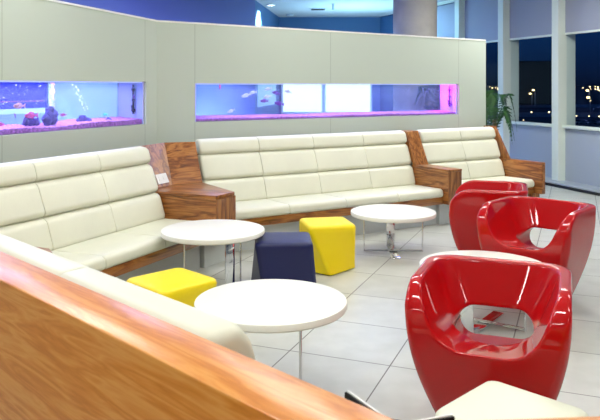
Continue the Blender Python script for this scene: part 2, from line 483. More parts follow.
# ------------------------------------------------------------------ sofas
R = rounded_poly
PROF_SEAT = R([(.0, .328), (.58, .328), (.58, .40), (.52, .418), (.012, .426)], [.03, .01, .02, .02, .045])
PROF_LOW = R([(.475, .405), (.60, .405), (.66, .645), (.552, .645)], [.03, .01, .02, .075])
PROF_MID = R([(.545, .645), (.66, .645), (.75, .900), (.645, .900)], [.06, .01, .02, .075])
PROF_HEAD = R([(.63, .897), (.74, .897), (.81, 1.03), (.76, 1.056), (.675, 1.04)], [.05, .01, .04, .05, .055])
PROF_HEAD_FAT = R([(.64, .895), (.80, .895), (.845, 1.0), (.82, 1.045), (.72, 1.05), (.675, 1.0)], [.04, .01, .03, .04, .05, .03])

def seating(root, mods, heads=PROF_HEAD, back=True, end0=.03, end1=.03):
    n = len(mods)-1
    for i in range(n):
        a, b = mods[i]+.001, mods[i+1]-.001
        r0 = end0 if i == 0 else .012; r1 = end1 if i == n-1 else .012
        cushion(PROF_SEAT, a, b, r0, r1).obj('seat_cushion', M['leather'], root, smooth=60)
        cushion(PROF_LOW, a, b, r0, r1).obj('lumbar_cushion', M['leather'], root, smooth=60)
        cushion(PROF_MID, a, b, r0, r1).obj('back_cushion', M['leather'], root, smooth=60)
        cushion(heads, a, b, r0, r1).obj('headrest', M['leather'], root, smooth=60)
    x0, x1 = mods[0], mods[-1]
    G().box(x0, x1, .03, .62, .245, .327, .004).obj('seat_rail', M['wood'], root)
    G().box(x0, x1, .14, .70, .0, .244).obj('plinth', M['base'], root, smooth=0)
    if back:
        G().prism([(.625, .33), (.66, .33), (.845, .99), (.845, 1.012), (.80, 1.012)], x0, x1, axis='X').obj('back_panel', M['wood'], root, smooth=0)

# left sofa
LF = 3.25
s = thing('sofa', 'cream leather banquette along the left wall under the smaller aquarium', 'sofa', v3(Lp(3.125, LF)), rL, group='cream leather banquettes')
seating(s, [0, .69, 1.38, 2.065], end1=.045)
# long back sofa and the short one beyond it
BF = 5.95
s = thing('sofa', 'long cream leather banquette under the wide aquarium on the back wall', 'sofa', v3(Bp(2.82, BF)), rB, group='cream leather banquettes')
seating(s, [0.03, .715, 1.405, 2.10, 2.765])
s = thing('sofa', 'short cream leather banquette at the far right end by the windows', 'sofa', v3(Bp(5.79, BF)), rB, group='cream leather banquettes')
seating(s, [0.025, .685, 1.33])
G().box(1.332, 1.40, -.09, .62, .25, .645, .006).obj('armrest', M['wood_y'], s)
G().prism([(.44, .645), (.865, .645), (.885, 1.06), (.69, 1.065)], 1.332, 1.372, bev=.004, axis='X').obj('end_panel', M['wood_z'], s)
G().box(1.27, 1.40, .0, .14, .0, .249).obj('foot', M['wood_z'], s)
# near sofa seen from behind: only its wooden back and the top of its headrest show
NF = 1.76
s = thing('sofa', 'nearest banquette seen from behind, broad orange wooden back with cream headrest', 'sofa', v3(Np(-1.2, NF)), math.atan2(-tN.y, -tN.x), group='cream leather banquettes')
seating(s, [.05, .785, 1.57, 2.355], heads=PROF_HEAD_FAT, back=False, end0=.045)
# mitred rail corner
e2 = Vector((.9975, .07)).normalized(); n2 = Vector((-e2.y, e2.x)); Q = Vector((.153, 1.13))
def meet(n1_, c1, n2_, c2):
    m_ = Matrix(((n1_.x, n1_.y), (n2_.x, n2_.y))); return m_.inverted() @ Vector((c1, c2))
inn = meet(nN, .907, n2, Q.dot(n2)); out = meet(nN, .767, n2, Q.dot(n2)-.14)
mw = Matrix.Rotation(-math.atan2(-tN.y, -tN.x), 2); org = Np(-1.2, NF)
to_l = lambda p: tuple(mw @ (Vector(p)-org))
poly = [to_l(Np(-4.9, .907)), to_l(inn), to_l(out), to_l(Np(-4.9, .767))]
G().prism(poly, 0, 1.06, bev=.006).obj('back_panel', M['rail'], s)
# its neighbour's back, running off to the right along the bottom edge
cu = thing('wooden_corner_unit', 'wooden corner unit at the bottom edge holding the open menu', 'corner unit', v3(Q), math.atan2(e2.y, e2.x))
mc_ = Matrix.Rotation(-math.atan2(e2.y, e2.x), 2); to_c = lambda p: tuple(mc_ @ (Vector(p)-Q))
G().prism([to_c(inn+e2*.001), to_c(out+e2*.001), to_c(out+e2*2.6), to_c(inn+e2*2.6)], 0, 1.058, bev=.006).obj('back_panel', M['rail'], cu)
cpoly = [Np(-1.17, .912), Np(-1.17, 1.58), Vector((.56, 1.72)), Vector((.62, 1.19)), inn+nN*.012]
G().prism([to_c(p) for p in cpoly], .25, .612).obj('cabinet', M['wood'], cu, smooth=0)
G().prism([to_c(p) for p in cpoly], .613, .64, bev=.003).obj('tabletop', M['wood'], cu)
# open menu standing on it
mn = thing('menu', 'open black menu card with white page edges standing behind the wooden back', 'menu', (.205, 1.483, .641))
def leaf_panel(name, dx, dy, off, m, h=.24, t=.006):
    d = Vector((dx, dy)); q = d.normalized(); w = Vector((-q.y, q.x))
    a = w*off; b = w*(off+t)
    return G().prism([tuple(a), tuple(d+a), tuple(d+b), tuple(b)], 0, h, bev=.0008).obj(name, m, mn, smooth=0)
leaf_panel('cover', -.09, .167, .0062, M['black']); leaf_panel('page', -.09, .167, -.001, M['white'], h=.242, t=.006)
leaf_panel('cover', .129, .044, -.0072, M['black']); leaf_panel('page', .129, .044, .0, M['white'], h=.242, t=.006)

# arm unit between the two back sofas
a = thing('wooden_arm_unit', 'boxy wooden arm unit between the long and short back banquettes', 'arm unit', v3(Bp(5.587, BF)), rB)
G().box(.0, .2, -.05, .56, .25, .622).obj('cabinet', M['wood_y'], a, smooth=0)
G().box(.0, .2, -.062, -.0505, .25, .622).obj('front_panel', M['wood_z'], a, smooth=0)
G().box(-.004, .204, -.066, .57, .623, .648, .004).obj('tabletop', M['wood_y'], a)
G().prism([(.50, .649), (.545, .649), (.865, 1.02), (.865, 1.045), (.69, 1.045)], .0, .2, bev=.002, axis='X').obj('back_panel', M['wood_z'], a, smooth=0)
G().box(0.01, .21, .1, .7, 0, .249).obj('plinth', M['base'], a, smooth=0)

# corner unit between left and back sofas
def corner_unit(label, poly, panels, ref, rot, plinth):
    c = thing('wooden_corner_unit', label, 'corner unit', v3(ref), rot)
    mm = Matrix.Rotation(-rot, 2); tl = lambda p: tuple(mm @ (Vector(p[:2])-Vector(ref)))
    G().prism([tl(p) for p in poly], .25, .612).obj('cabinet', M['wood_y'], c, smooth=0)
    ctr = sum((Vector(p) for p in poly), Vector((0, 0)))/len(poly)
    G().prism([tl(p) for p in poly], .613, .645, bev=.003).obj('tabletop', M['wood_y'], c)
    G().prism([tl(p) for p in plinth], 0, .249).obj('plinth', M['base'], c, smooth=0)
    for q, m in panels:
        # q: four points (x,y,z): bottom a, bottom b, top b, top a ; thickness goes outwards
        pts = [Vector((*tl(p), p[2])) for p in q]
        nrm = (pts[1]-pts[0]).cross(pts[3]-pts[0]).normalized()
        if nrm.dot(pts[0]-Vector((*tl(ctr), .64))) < 0: nrm = -nrm
        rr = [pts, [p+nrm*.03 for p in pts]]
        G().loft(rr).obj('back_panel', m, c, smooth=0)
    return c, tl
Bc = Lp(5.20, 3.23); ER = Bp(2.80, 6.46); EL = Lp(5.20, 3.99)
Kb = Vector((-1.235, 6.77)); Kt = Vector((-1.355, 7.00))
sD = Bp(2.80, 5.70)
poly = [EL, Bc, sD+ (Bc-sD)*.30, sD, ER, Kb]
tz = 1.035
ELb, ELt = Lp(5.21, 3.97), Lp(5.21, 4.15)
ERb, ERt = Bp(2.80, 6.42), Bp(2.80, 6.60)
plinth = [Lp(5.22, 3.95), Lp(5.22, 3.36), Bp(2.79, 5.84), Bp(2.79, 6.4), Kb]
cu2, tl2 = corner_unit('tall-backed wooden corner unit joining the left and back banquettes', poly,
    [([(*ELb, .646), (*Kb, .646), (*Kt, tz), (*ELt, tz)], M['wood_z']), ([(*Kb, .646), (*ERb, .646), (*ERt, tz), (*Kt, tz)], M['wood_turned'])],
    Bc, rL, plinth)
dv = (sD-Bc).normalized(); dw = Vector((dv.y, -dv.x))*.012
mmL = Matrix.Rotation(-rL, 2)
G().prism([tuple(mmL @ (p-Bc)) for p in (Bc+dw*.05, sD+dw*.05, sD+dw, Bc+dw)], .25, .612).obj('front_panel', M['wood_z'], cu2, smooth=0)
# white socket plate on the left back panel
pa = Vector((*tl2(ELb), .646)); pb = Vector((*tl2(Kb), .646)); pt = Vector((*tl2(Kt), tz)); ptl = Vector((*tl2(ELt), tz))
ex = (pb-pa).normalized(); ez = (ptl-pa); ez = (ez-ex*ez.dot(ex)).normalized(); en = ex.cross(ez)
if en.dot(Vector((*tl2(Bc), .646))-pa) < 0: en = -en
def plate(a0, a1, b0, b1, t0, t1):
    P = lambda a_, b_, t_: pa+ex*a_+ez*b_+en*t_
    return [[P(a0, b0, t0), P(a1, b0, t0), P(a1, b1, t0), P(a0, b1, t0)], [P(a0, b0, t1), P(a1, b0, t1), P(a1, b1, t1), P(a0, b1, t1)]]
wL = (pb-pa).length
sp_ = G().loft(plate(wL*.45, wL*.45+.17, .03, .125, .002, .014)).obj('socket_plate', M['white'], cu2, smooth=0)
sp_['label'] = 'white socket plate'
G().loft(plate(wL*.45+.03, wL*.45+.07, .06, .10, .0142, .017)).loft(plate(wL*.45+.1, wL*.45+.14, .06, .10, .0142, .017)).obj('socket', M['white'], sp_, smooth=0)

# corner unit between left and near sofas (only its tip shows)
T = Lp(3.11, 3.08)
K2 = meet(-yL, -4.03, nN, .93)
poly = [T, Np(-3.66, 1.74), Np(-3.66, .93), K2, Lp(3.11, 4.03)]
plinth = [Np(-3.7, 1.6), Np(-3.7, .95), K2, Lp(3.05, 3.98), Lp(3.05, 3.4)]
corner_unit('low wooden corner unit whose tip shows over the near headrest', poly, [], T, rL, plinth)

# ------------------------------------------------------------------ tables
def make_table(label, c, phi, r=.43, h=.40, br=.28, foot=1):
    """phi: heading (from straight ahead, clockwise) of the broad upright"""
    t = thing('coffee_table', label, 'table', v3(c), 0, group='round white coffee tables')
    t.rotation_euler.z = -phi
    th = .043
    G().lathe([(r-.02, h-th), (r-.006, h-th+.004), (r, h-th+.012), (r, h-.008), (r-.003, h-.002), (r-.01, h), (.001, h)], 96).obj('tabletop', M['white_top'], t)
    w, k = .04, .006
    # broad L-shaped strap: upright at +y, foot running through to -y
    G().box(-w, w, br-k, br+k, .0, h-th-.012, .002).obj('leg', M['chrome'], t)
    G().box(-w, w, -br*foot, br-k, .0, .012, .002).obj('foot_strap', M['chrome'], t)
    for q in (-1, 1):
        G().tube([(q*br, 0, .012), (q*br, 0, h-th-.011)], .0075, 12).obj('leg', M['chrome'], t)
    G().tube([(-br, -.012, .021), (br, -.012, .021)], .007, 10).tube([(-br, .012, .021), (br, .012, .021)], .007, 10).obj('cross_strap', M['chrome'], t)
    G().box(-br, br, -w*.9, w*.9, h-th-.011, h-th, 0).box(-w, w, -br, br, h-th-.0115, h-th-.001).obj('top_brace', M['chrome'], t, smooth=0)
    return t
rad = math.radians
make_table('round white coffee table in front of the wooden corner unit, farthest left', (-.676, 5.44), rad(143), r=.40, h=.49, br=.25)
make_table('nearest round white coffee table, beside the low yellow stool', (-.151, 3.64), rad(232), r=.396, h=.49, br=.25, foot=.1)
make_table('farthest round white coffee table, before the long back banquette', (.895, 6.72), rad(2), r=.408)
make_table('round white coffee table half hidden behind the nearest red chair', (1.235, 4.70), rad(216), r=.425)

# ------------------------------------------------------------------ stools
def make_stool(label, c, yaw, m, side=.42, h=.42, twist=rad(-38), bot=.37):
    def ring(sd, ang, z, rr):
        q = R([(-sd/2, -sd/2), (sd/2, -sd/2), (sd/2, sd/2), (-sd/2, sd/2)], rr, 6)
        return [Vector((p.x*math.cos(ang)-p.y*math.sin(ang), p.x*math.sin(ang)+p.y*math.cos(ang), z)) for p in q]
    t = thing('cube_stool', label, 'stool', v3(c), yaw, group='twisted cube stools')
    lo = ring(bot, twist*-1, .012, .035); hi = ring(side, 0, h-.03, .04)
    rings = [[p*1 for p in ring(bot-.03, -twist, .006, .03)], lo]
    for k in range(1, 10):
        w = k/10; rings.append([a_*(1-w)+b_*w for a_, b_ in zip(lo, hi)])
    rings += [hi, ring(side-.008, 0, h-.014, .04), ring(side-.026, 0, h-.004, .04), ring(side-.06, 0, h, .04), ring(side*.5, 0, h+.004, .03), ring(.02, 0, h+.005, .002)]
    G().loft(rings).obj('cover', m, t, smooth=50)
    G().loft([ring(bot-.05, -twist, 0, .03), ring(bot-.05, -twist, .006, .03)]).obj('base', M['black'], t, smooth=0)
    return t
make_stool('low yellow cube stool between the near headrest and two white tables', (-.79, 4.30), rad(45), M['yellow'])
make_stool('navy blue cube stool beside the taller looking yellow one', (-.13, 5.47), rad(3), M['navy'], side=.44, twist=rad(-16), bot=.43)
make_stool('yellow cube stool behind the navy stool, by the back banquette', (.235, 6.12), rad(12), M['yellow'])
make_stool('off-white cube stool at the bottom edge before the nearest red chair', (.772, 2.55), rad(45), M['whitevinyl'])

# ------------------------------------------------------------------ red tub chairs
def surface_nets(fn, lo, hi, res):
    ax = [np.arange(lo[i], hi[i]+res, res) for i in range(3)]
    X, Y, Z = np.meshgrid(*ax, indexing='ij'); D = fn(X, Y, Z)
    n = D.shape; neg = D < 0
    cs = [(a, b, c) for a in (0, 1) for b in (0, 1) for c in (0, 1)]
    sl = lambda A, o: A[o[0]:n[0]-1+o[0], o[1]:n[1]-1+o[1], o[2]:n[2]-1+o[2]]
    cnt = sum(sl(neg, c).astype(int) for c in cs); act = (cnt > 0) & (cnt < 8)
    acc = np.zeros(act.shape+(3,)); k = np.zeros(act.shape)
    for i, a in enumerate(cs):
        for b in cs[i+1:]:
            if sum(abs(a[j]-b[j]) for j in range(3)) != 1: continue
            da, db = sl(D, a), sl(D, b); cr = (da < 0) != (db < 0)
            t = np.where(cr, da/np.where(cr, da-db, 1), 0)
            for j in range(3): acc[..., j] += np.where(cr, a[j]+t*(b[j]-a[j]), 0)
            k += cr
    ids = -np.ones(act.shape, int); w = np.argwhere(act); ids[act] = np.arange(len(w))
    V = (w+acc[act]/k[act][:, None])*res+np.array(lo)
    Fc = []
    for d in range(3):
        u, v = [(1, 2), (2, 0), (0, 1)][d]
        s0 = [slice(None)]*3; s1 = [slice(None)]*3; s0[d] = slice(0, n[d]-1); s1[d] = slice(1, n[d])
        for e in np.argwhere(neg[tuple(s0)] != neg[tuple(s1)]):
            if e[u] < 1 or e[v] < 1 or e[u] > n[u]-2 or e[v] > n[v]-2: continue
            q = []
            for du, dv in ((-1, -1), (0, -1), (0, 0), (-1, 0)):
                c = e.copy(); c[u] += du; c[v] += dv; q.append(ids[tuple(c)])
            Fc.append(q if neg[tuple(e)] else q[::-1])
    h = res*.25
    for _ in range(3):                      # settle vertices onto the surface
        f0 = fn(V[:, 0], V[:, 1], V[:, 2])
        gr = np.stack([(fn(*(V+h*np.eye(3)[j]).T)-fn(*(V-h*np.eye(3)[j]).T))/(2*h) for j in range(3)], 1)
        V = V-gr*np.clip(f0/np.maximum((gr**2).sum(1), .2), -res, res)[:, None]
    return V.tolist(), [[int(i) for i in q] for q in Fc]
def smax(a, b, k):
    h = np.clip(.5-.5*(b-a)/k, 0, 1); return b*(1-h)+a*h+k*h*(1-h)
def chair_sdf(X, Y, Z):
    t = np.clip(Z/.62, 0, 1.2)
    hw = .190+.164*np.sin(np.clip(t, 0, 1)*PI/2)
    yb = .245+.075*np.clip(Z/.72, 0, 1.1)
    yf = -(.205+.135*np.sin(np.clip(Z/.52, 0, 1)*PI/2))
    yc = (yb+yf)/2; hd = (yb-yf)/2; r = np.where(Y < yc, .05, .15)
    qx = np.abs(X)-hw+r; qy = np.abs(Y-yc)-hd+r
    d2 = np.minimum(np.maximum(qx, qy), 0)+np.hypot(np.maximum(qx, 0), np.maximum(qy, 0))-r
    h = .713; R_ = .20; y0 = -.345
    cy = y0+R_; cz = h-R_
    prof = np.where((Y < cy) & (Z > cz), np.hypot(Y-cy, Z-cz)-R_, Z-h+0*Y)
    outer = smax(d2, prof, .022)
    outer = smax(outer, .0-Z, .01)
    w = np.clip((Z-.40)/.31, -.2, 1.15)
    cwid = .150+.150*np.sign(w)*np.abs(w)**.75
    cb = .165+.105*w
    seat = .392-.20*(Y+.1)
    cav = smax(smax(np.abs(X)-cwid, Y-cb, .16), seat-Z, .11)
    d = smax(outer, -cav, .01)
    hx = np.abs(X)-.105; hole = np.hypot(np.maximum(hx, 0), Z-.408)-.082
    hole = np.maximum(hole, -(Y-.02))
    return smax(d, -hole, .02)
cv, cf = surface_nets(chair_sdf, (-.42, -.40, -.03), (.42, .38, .78), .0095)
chair0 = obj('tub_chair', cv, cf, M['red'], smooth=180)
def place_chair(o, label, c, face):
    a = math.atan2(face[1], face[0])+PI/2      # local front is -y
    o.location = v3(c); o.rotation_euler = (0, 0, a)
    tag(o, label, 'chair', 'red moulded tub chairs')
place_chair(chair0, 'nearest glossy red tub chair facing the camera, slot in its back', (.911, 3.32), (-.36, -.933))
c2 = chair0.copy(); C.objects.link(c2); place_chair(c2, 'glossy red tub chair turned half left, at the right edge', (1.795, 5.26), (-.66, -.75))
c3 = chair0.copy(); C.objects.link(c3); place_chair(c3, 'glossy red tub chair seen from its closed side, farthest back', (1.70, 6.25), (-.956, .292))

# ------------------------------------------------------------------ aquariums
def aquarium(label, s0, run, dist, t, y, rot, led, name='aquarium'):
    a, b, c, d = run
    a0 = thing(name, label, 'aquarium', v3(t*a+y*dist), rot)
    L = b-a; e = .002
    G().box(e, L-e, .012, .022, c+e, d-e).obj('front_glass', M['tankglass'], a0, smooth=0)
    G().box(e, L-e, .328, .338, c+e, d-e).obj('back_glass', M['tankglass'], a0, smooth=0)
    G().box(e, .022, .024, .326, c+e, d-e).obj('end_panel', M['lavender'], a0, smooth=0)
    G().box(L-.022, L-e, .024, .326, c+e, d-e).obj('end_panel', M['lavender'], a0, smooth=0)
    G().box(.024, L-.024, .024, .326, c+e, d-.012).obj('water', M['water'], a0, smooth=0)
    G().box(.03, L-.03, .03, .32, d-.011, d-e).obj('light_strip', M['led'], a0, smooth=0)
    x = L-.05
    G().tube([(x, .12, c+.10), (x, .12, d-.03)], .010).ball((x, .12, c+.14), .022).ball((x, .12, c+.24), .018).ball((x, .12, d-.08), .02).tube([(x-.0, .12, c+.12), (x-.03, .12, c+.19)], .006).obj('filter_pipe', M['black'], a0)
    la = bpy.data.lights.new('aquarium_light', 'AREA'); la.shape = 'RECTANGLE'; la.size = L-.5; la.size_y = .16
    la.energy = led[0]*.8; la.color = led[1]
    lo = bpy.data.objects.new('aquarium_light', la); C.objects.link(lo); lo.parent = a0; lo.location = (L/2, .17, d-.022)
    return a0
aqL = aquarium('aquarium of pink fish and dark rocks set in the left wall', LS0, LT, 4.34, tL, yL, rL, (26, (.62, .60, 1)))
aqB = aquarium('wide aquarium set in the back wall, magenta at its right end', BS0, BT, 6.85, tB, yB, rB, (24, (.60, .55, 1)))
la = bpy.data.lights.new('magenta_spot', 'AREA'); la.shape = 'RECTANGLE'; la.size = .06; la.size_y = .2; la.energy = 5; la.color = (1, .02, .95)
lo = bpy.data.objects.new('magenta_spot', la); C.objects.link(lo); lo.parent = aqB; lo.location = (BT[1]-BT[0]-.20, .17, BT[3]-.04); lo.rotation_euler = (0, rad(-62), 0)

def gravel(label, run, dist, t, y, rot, h0, wav):
    L = run[1]-run[0]-.06; nx, ny = int(L/.02), 14; v = []; f = []
    for i in range(nx+1):
        for j in range(ny+1):
            x = L*i/nx; yy = .28*j/ny
            z = h0+wav*(math.sin(x*3.1+.6)*.5+math.sin(x*7.3)*.3)+.012*random.random()+.02*j/ny
            v.append((x, yy, z))
    for i in range(nx):
        for j in range(ny):
            a_ = i*(ny+1)+j; f.append((a_, a_+ny+1, a_+ny+2, a_+1))
    n0 = len(v)
    edge = [i*(ny+1) for i in range(nx+1)]+[nx*(ny+1)+j for j in range(1, ny+1)]+[i*(ny+1)+ny for i in range(nx-1, -1, -1)]+[j for j in range(ny-1, 0, -1)]
    for k in edge: v.append((v[k][0], v[k][1], 0))
    m_ = len(edge)
    for k in range(m_): f.append((edge[k], edge[(k+1) % m_], n0+(k+1) % m_, n0+k))
    f.append(list(range(n0, n0+m_)))
    o = obj('gravel', v, f, M['gravel'], None, v3(t*(run[0]+.03)+y*(dist+.03), run[2]+.004), rot, 60)
    return tag(o, label, 'gravel', None, 'stuff')
gravel('pink and violet gravel bed in the left aquarium', LT, 4.34, tL, yL, rL, .035, .016)
gravel('pink gravel bed along the wide back aquarium', BT, 6.85, tB, yB, rB, .018, .006)

def rock(label, u, v, y, dist, rot, sizes, grp='rocks in the left aquarium'):
    p = on_facet(u, v, y, dist); g = G()
    for dx, dz, r_ in sizes: g.ball((dx, random.uniform(-.03, .03), dz), r_, 2, (1, .9, 1.05), .45)
    tag(g.obj('reef_rock', M['rock'], None, p, rot, 50), label, 'rock', grp)
rock('tall knobbly dark rock right of the dark window in left aquarium', 50, 119, yL, 4.49, rL, [(-.04, .0, .05), (.03, .03, .05), (.0, .07, .04), (.05, -.01, .045), (-.01, .02, .05), (.035, .085, .028)])
rock('low dark mound under the bubble stream in left aquarium', 84, 121, yL, 4.49, rL, [(0, 0, .05), (.05, -.005, .035), (-.045, -.01, .03)])
rock('small dark rock below the turquoise fish in left aquarium', 108, 121.5, yL, 4.49, rL, [(0, 0, .035), (.03, -.005, .022), (0, .025, .016)])
rock('flat dark rock under the pink fish in left aquarium', 30, 122, yL, 4.49, rL, [(-.06, 0, .03), (0, .01, .045), (.06, 0, .035), (.1, -.01, .025)])

fish_m = dict(pink=mat('pink_fish', lin(232, 48, 130), .4, vary=.5, vscale=30), orange=mat('orange_fish', lin(240, 150, 140), .4, vary=.6, vscale=40),
              white=mat('white_fish', lin(236, 236, 240), .4, vary=.1, vscale=30), cyan=mat('turquoise_fish', lin(80, 230, 240), .4),
              violet=mat('violet_fish', lin(120, 50, 170), .4, vary=.4, vscale=30), fin=mat('fish_fin', lin(150, 60, 160), .5), black=M['black'])
def fish(label, u, v, y, dist, rot, L, m, flip=False, pitch=0, fat=.34):
    p = on_facet(u, v, y, dist)
    L *= 1.15
    f = thing('fish', label, 'fish', p, rot+(PI if flip else 0), group='aquarium fish')
    f.rotation_euler = (0, pitch, rot+(PI if flip else 0))
    xs = [-.5, -.47, -.38, -.22, -.02, .18, .33, .40]; hs = [.02, .28, .62, .92, 1.0, .68, .32, .22]
    rings = [[(x*L, math.cos(2*PI*k/14)*h_*L*fat*.2, math.sin(2*PI*k/14)*h_*L*fat*.5) for k in range(14)] for x, h_ in zip(xs, hs)]
    G().loft(rings).obj('body', m, f, smooth=60)
    fin = lambda pts: [[(a*L, -.002, b*L) for a, b in pts], [(a*L, .002, b*L) for a, b in pts]]
    G().loft(fin([(.37, .03), (.56, .17), (.51, 0), (.56, -.17), (.37, -.03)])).obj('tail_fin', m, f, smooth=0)
    G().loft(fin([(-.2, .14), (-.05, .24), (.2, .2), (.25, .08)])).obj('dorsal_fin', m, f, smooth=0)
    G().loft(fin([(0, -.14), (.12, -.22), (.22, -.08)])).obj('belly_fin', m, f, smooth=0)
    G().ball((-.36*L, -.045*L, .05*L), .022*L, 1).ball((-.36*L, .045*L, .05*L), .022*L, 1).obj('eye', M['black'], f)
    return f
DL, DB = 4.44, 6.95
fish('pale orange striped fish in front of the dark window, left aquarium', 19, 106, yL, DL, rL, .105, fish_m['orange'])
fish('large pink fish above the flat rock, left aquarium', 31, 115.5, yL, DL, rL, .12, fish_m['pink'])
fish('small pink fish right of the tall rock, left aquarium', 63, 115, yL, DL, rL, .062, fish_m['pink'])
fish('pink fish cut off by the left picture edge, left aquarium', 0.5, 124.5, yL, DL, rL, .07, fish_m['pink'], True)
fish('tiny turquoise fish near the right end of the left aquarium', 105, 114.5, yL, DL, rL, .052, fish_m['cyan'])
fish('tiny violet fish below the striped one, left aquarium', 15, 115, yL, DL, rL, .035, fish_m['violet'], False, rad(70))
fish('dark fish near the lavender end panel, left aquarium', 134, 96.5, yL, DL, rL, .04, fish_m['violet'], False, rad(80))
gB = 'shoal in the back aquarium'
fish('white fish swimming left of the upper pair, back aquarium', 246, 95.5, yB, DB, rB, .105, fish_m['white'], False, rad(-14))
fish('white fish just behind another under the tank top, back aquarium', 253, 92.5, yB, DB, rB, .08, fish_m['white'], False, rad(-6))
fish('single white fish low down at the left, back aquarium', 231, 111, yB, DB, rB, .085, fish_m['white'], False, rad(-20))
fish('violet fish lowest in front of the pale hatch, back aquarium', 264, 101, yB, DB, rB, .09, fish_m['violet'])
fish('pale fish above two violet ones, back aquarium', 267, 96.8, yB, DB, rB, .085, fish_m['white'], False, rad(-8))
fish('violet fish highest of the cluster, back aquarium', 276, 93, yB, DB, rB, .095, fish_m['violet'], False, rad(12))
fish('violet fish at the corner of the lit window, back aquarium', 279, 103.5, yB, DB, rB, .11, fish_m['violet'], False, rad(10))
fish('pale striped fish in front of the lit window, back aquarium', 287.5, 91.5, yB, DB, rB, .09, fish_m['white'], False, rad(12))
fish('grey white fish topmost by the hatch edge, back aquarium', 268, 89, yB, DB, rB, .08, fish_m['white'], False, rad(-10))
fish('dark fish before the magenta end, back aquarium', 451, 104.5, yB, DB, rB, .05, fish_m['violet'])

def bubbles(label, pts, y, dist, r_, m):
    g = G()
    for u, v in pts:
        p = on_facet(u, v, y, dist+random.uniform(-.04, .04)); g.ball(p, r_*random.uniform(.6, 1.2), 1)
    tag(g.obj('bubbles', m, None), label, 'bubbles', None, 'stuff')
bub = mat('air_bubbles', lin(250, 250, 255), .2)
pts = [(74+.9*k*.7+random.uniform(-3, 3), 85+k*1.2) for k in range(22)]
bubbles('white stream of air bubbles rising in the left aquarium', pts, yL, 4.5, .0065, bub)
pts = [(random.uniform(50, 54.5), random.uniform(82, 108)) for k in range(34)]
bubbles('pink light streak drawn as a column of bubbles right of the dark window', pts, yL, 4.52, .009, mat('pink_lit_bubbles', lin(250, 190, 215), .3))  # pink of the light streak is put into the bubble colour
pts = [(random.uniform(0, 46), random.uniform(82, 104)) for k in range(26)]
bubbles('fine bubbles drifting before the dark window', pts, yL, 4.5, .004, bub)
pts = [(random.uniform(398, 440), random.uniform(88, 112)) for k in range(12)]
bubbles('fine bubbles drifting before the column, back aquarium', pts, yB, 7.0, .005, bub)
hp = on_facet(220, 84.5, yB, 6.98)
tag(G().tube([hp, hp-Vector((0, 0, .05))], .008).obj('aquarium_heater', mat('red_plastic', lin(190, 20, 50), .4)), 'tiny red heater cap hanging at the top left of back aquarium', 'heater')

# ------------------------------------------------------------------ palms
def palm(label, c, h, n, spread, seed, droop=1.0):
    rs = random.Random(seed)
    t = thing('potted_palm', label, 'plant', v3(c), rs.random()*6)
    G().lathe([(.13, 0), (.19, .36), (.2, .38), (.18, .38), (.175, .34), (.001, .34)], 32).obj('pot', M['pot'], t)
    gs = G()
    for k in range(4):
        a = rs.random()*6.28; gs.tube([(.04*math.cos(a), .04*math.sin(a), .33), (.07*math.cos(a), .07*math.sin(a), .7), (.10*math.cos(a), .10*math.sin(a), h*.6)], [.016, .013, .01], 8)
    gs.obj('stem', M['stem'], t)
    for k in range(n):
        a = k*2.399+rs.uniform(-.3, .3); z0 = h*rs.uniform(.35, .62); up = h*rs.uniform(.15, .42); ln = spread*rs.uniform(.7, 1.1)
        pts = []
        for i in range(13):
            w = i/12; r_ = .06+ln*(w**.9); z = z0+up*math.sin(w*2.3)*1.05-droop*.45*w**3*ln
            pts.append(Vector((r_*math.cos(a), r_*math.sin(a), z)))
        g = G().tube(pts, [.006*(1-.7*i/12) for i in range(13)], 5)
        for i in range(2, 26):
            w = i/26; q = w*12; j = min(int(q), 11); p = pts[j].lerp(pts[j+1], q-j)
            d = (pts[j+1]-pts[j]).normalized(); sd = d.cross(Vector((0, 0, 1))).normalized()
            ll = .27*math.sin(PI*min(1, w*.85+.12))*spread/.6
            for sg in (-1, 1):
                dr = (sd*sg*.75+d*.75+Vector((0, 0, -.42))).normalized(); wv = d.cross(dr).cross(dr).normalized()*.013
                e_ = p+dr*ll-Vector((0, 0, .06*ll)); m_ = p+dr*ll*.45; nz = dr.cross(wv).normalized()*.0012
                g.add([p+nz, m_+wv+nz, e_, m_-wv+nz, p-nz, m_+wv-nz, m_-wv-nz], [(0, 1, 2, 3), (4, 6, 2, 5), (0, 4, 5, 1), (1, 5, 2), (0, 3, 6, 4), (3, 2, 6)])
        g.obj('frond', M['leaf'], t, smooth=0)
    return t
palm('potted palm with drooping green fronds in the gap by the window', (2.97, 10.9), 1.8, 15, .32, 3, 3.4)
palm('potted palm seen through the right end of the back aquarium', (2.16, 10.5), 2.15, 15, .40, 5, 1.6)

# ------------------------------------------------------------------ night outside
GZ = -14.0
tag(G().box(-60, 900, 25, 3000, GZ-1, GZ).obj('ground_outside', M['night'], smooth=0), kind='structure')
for k, (v0, v1) in enumerate(((112.5, 117), (104.5, 107.5))):
    da, db = (EYE-GZ)*F/(v1-86), (EYE-GZ)*F/(v0-86)
    tag(G().box(20, 600, da, db, GZ, GZ+.05+.02*k).obj('road_outside', M['road'], smooth=0), kind='structure')
tag(G().prism([(600, GZ), (1000, 2.0), (1300, 2.0), (1300, GZ)], -100, 1100, axis='X').obj('hills', M['darkbuild'], smooth=0), kind='structure')
d = 590
t = thing('building', 'long black building block across the night horizon', 'building', ((530-300)/F*d, d, GZ))
G().box(-22, 18, -10, 10, 0, 35.5).obj('wall', M['darkbuild'], t, smooth=0)
G().box(-22.5, 18.5, -10.5, 10.5, 35.5, 36.4).obj('roof', M['darkbuild'], t, smooth=0)
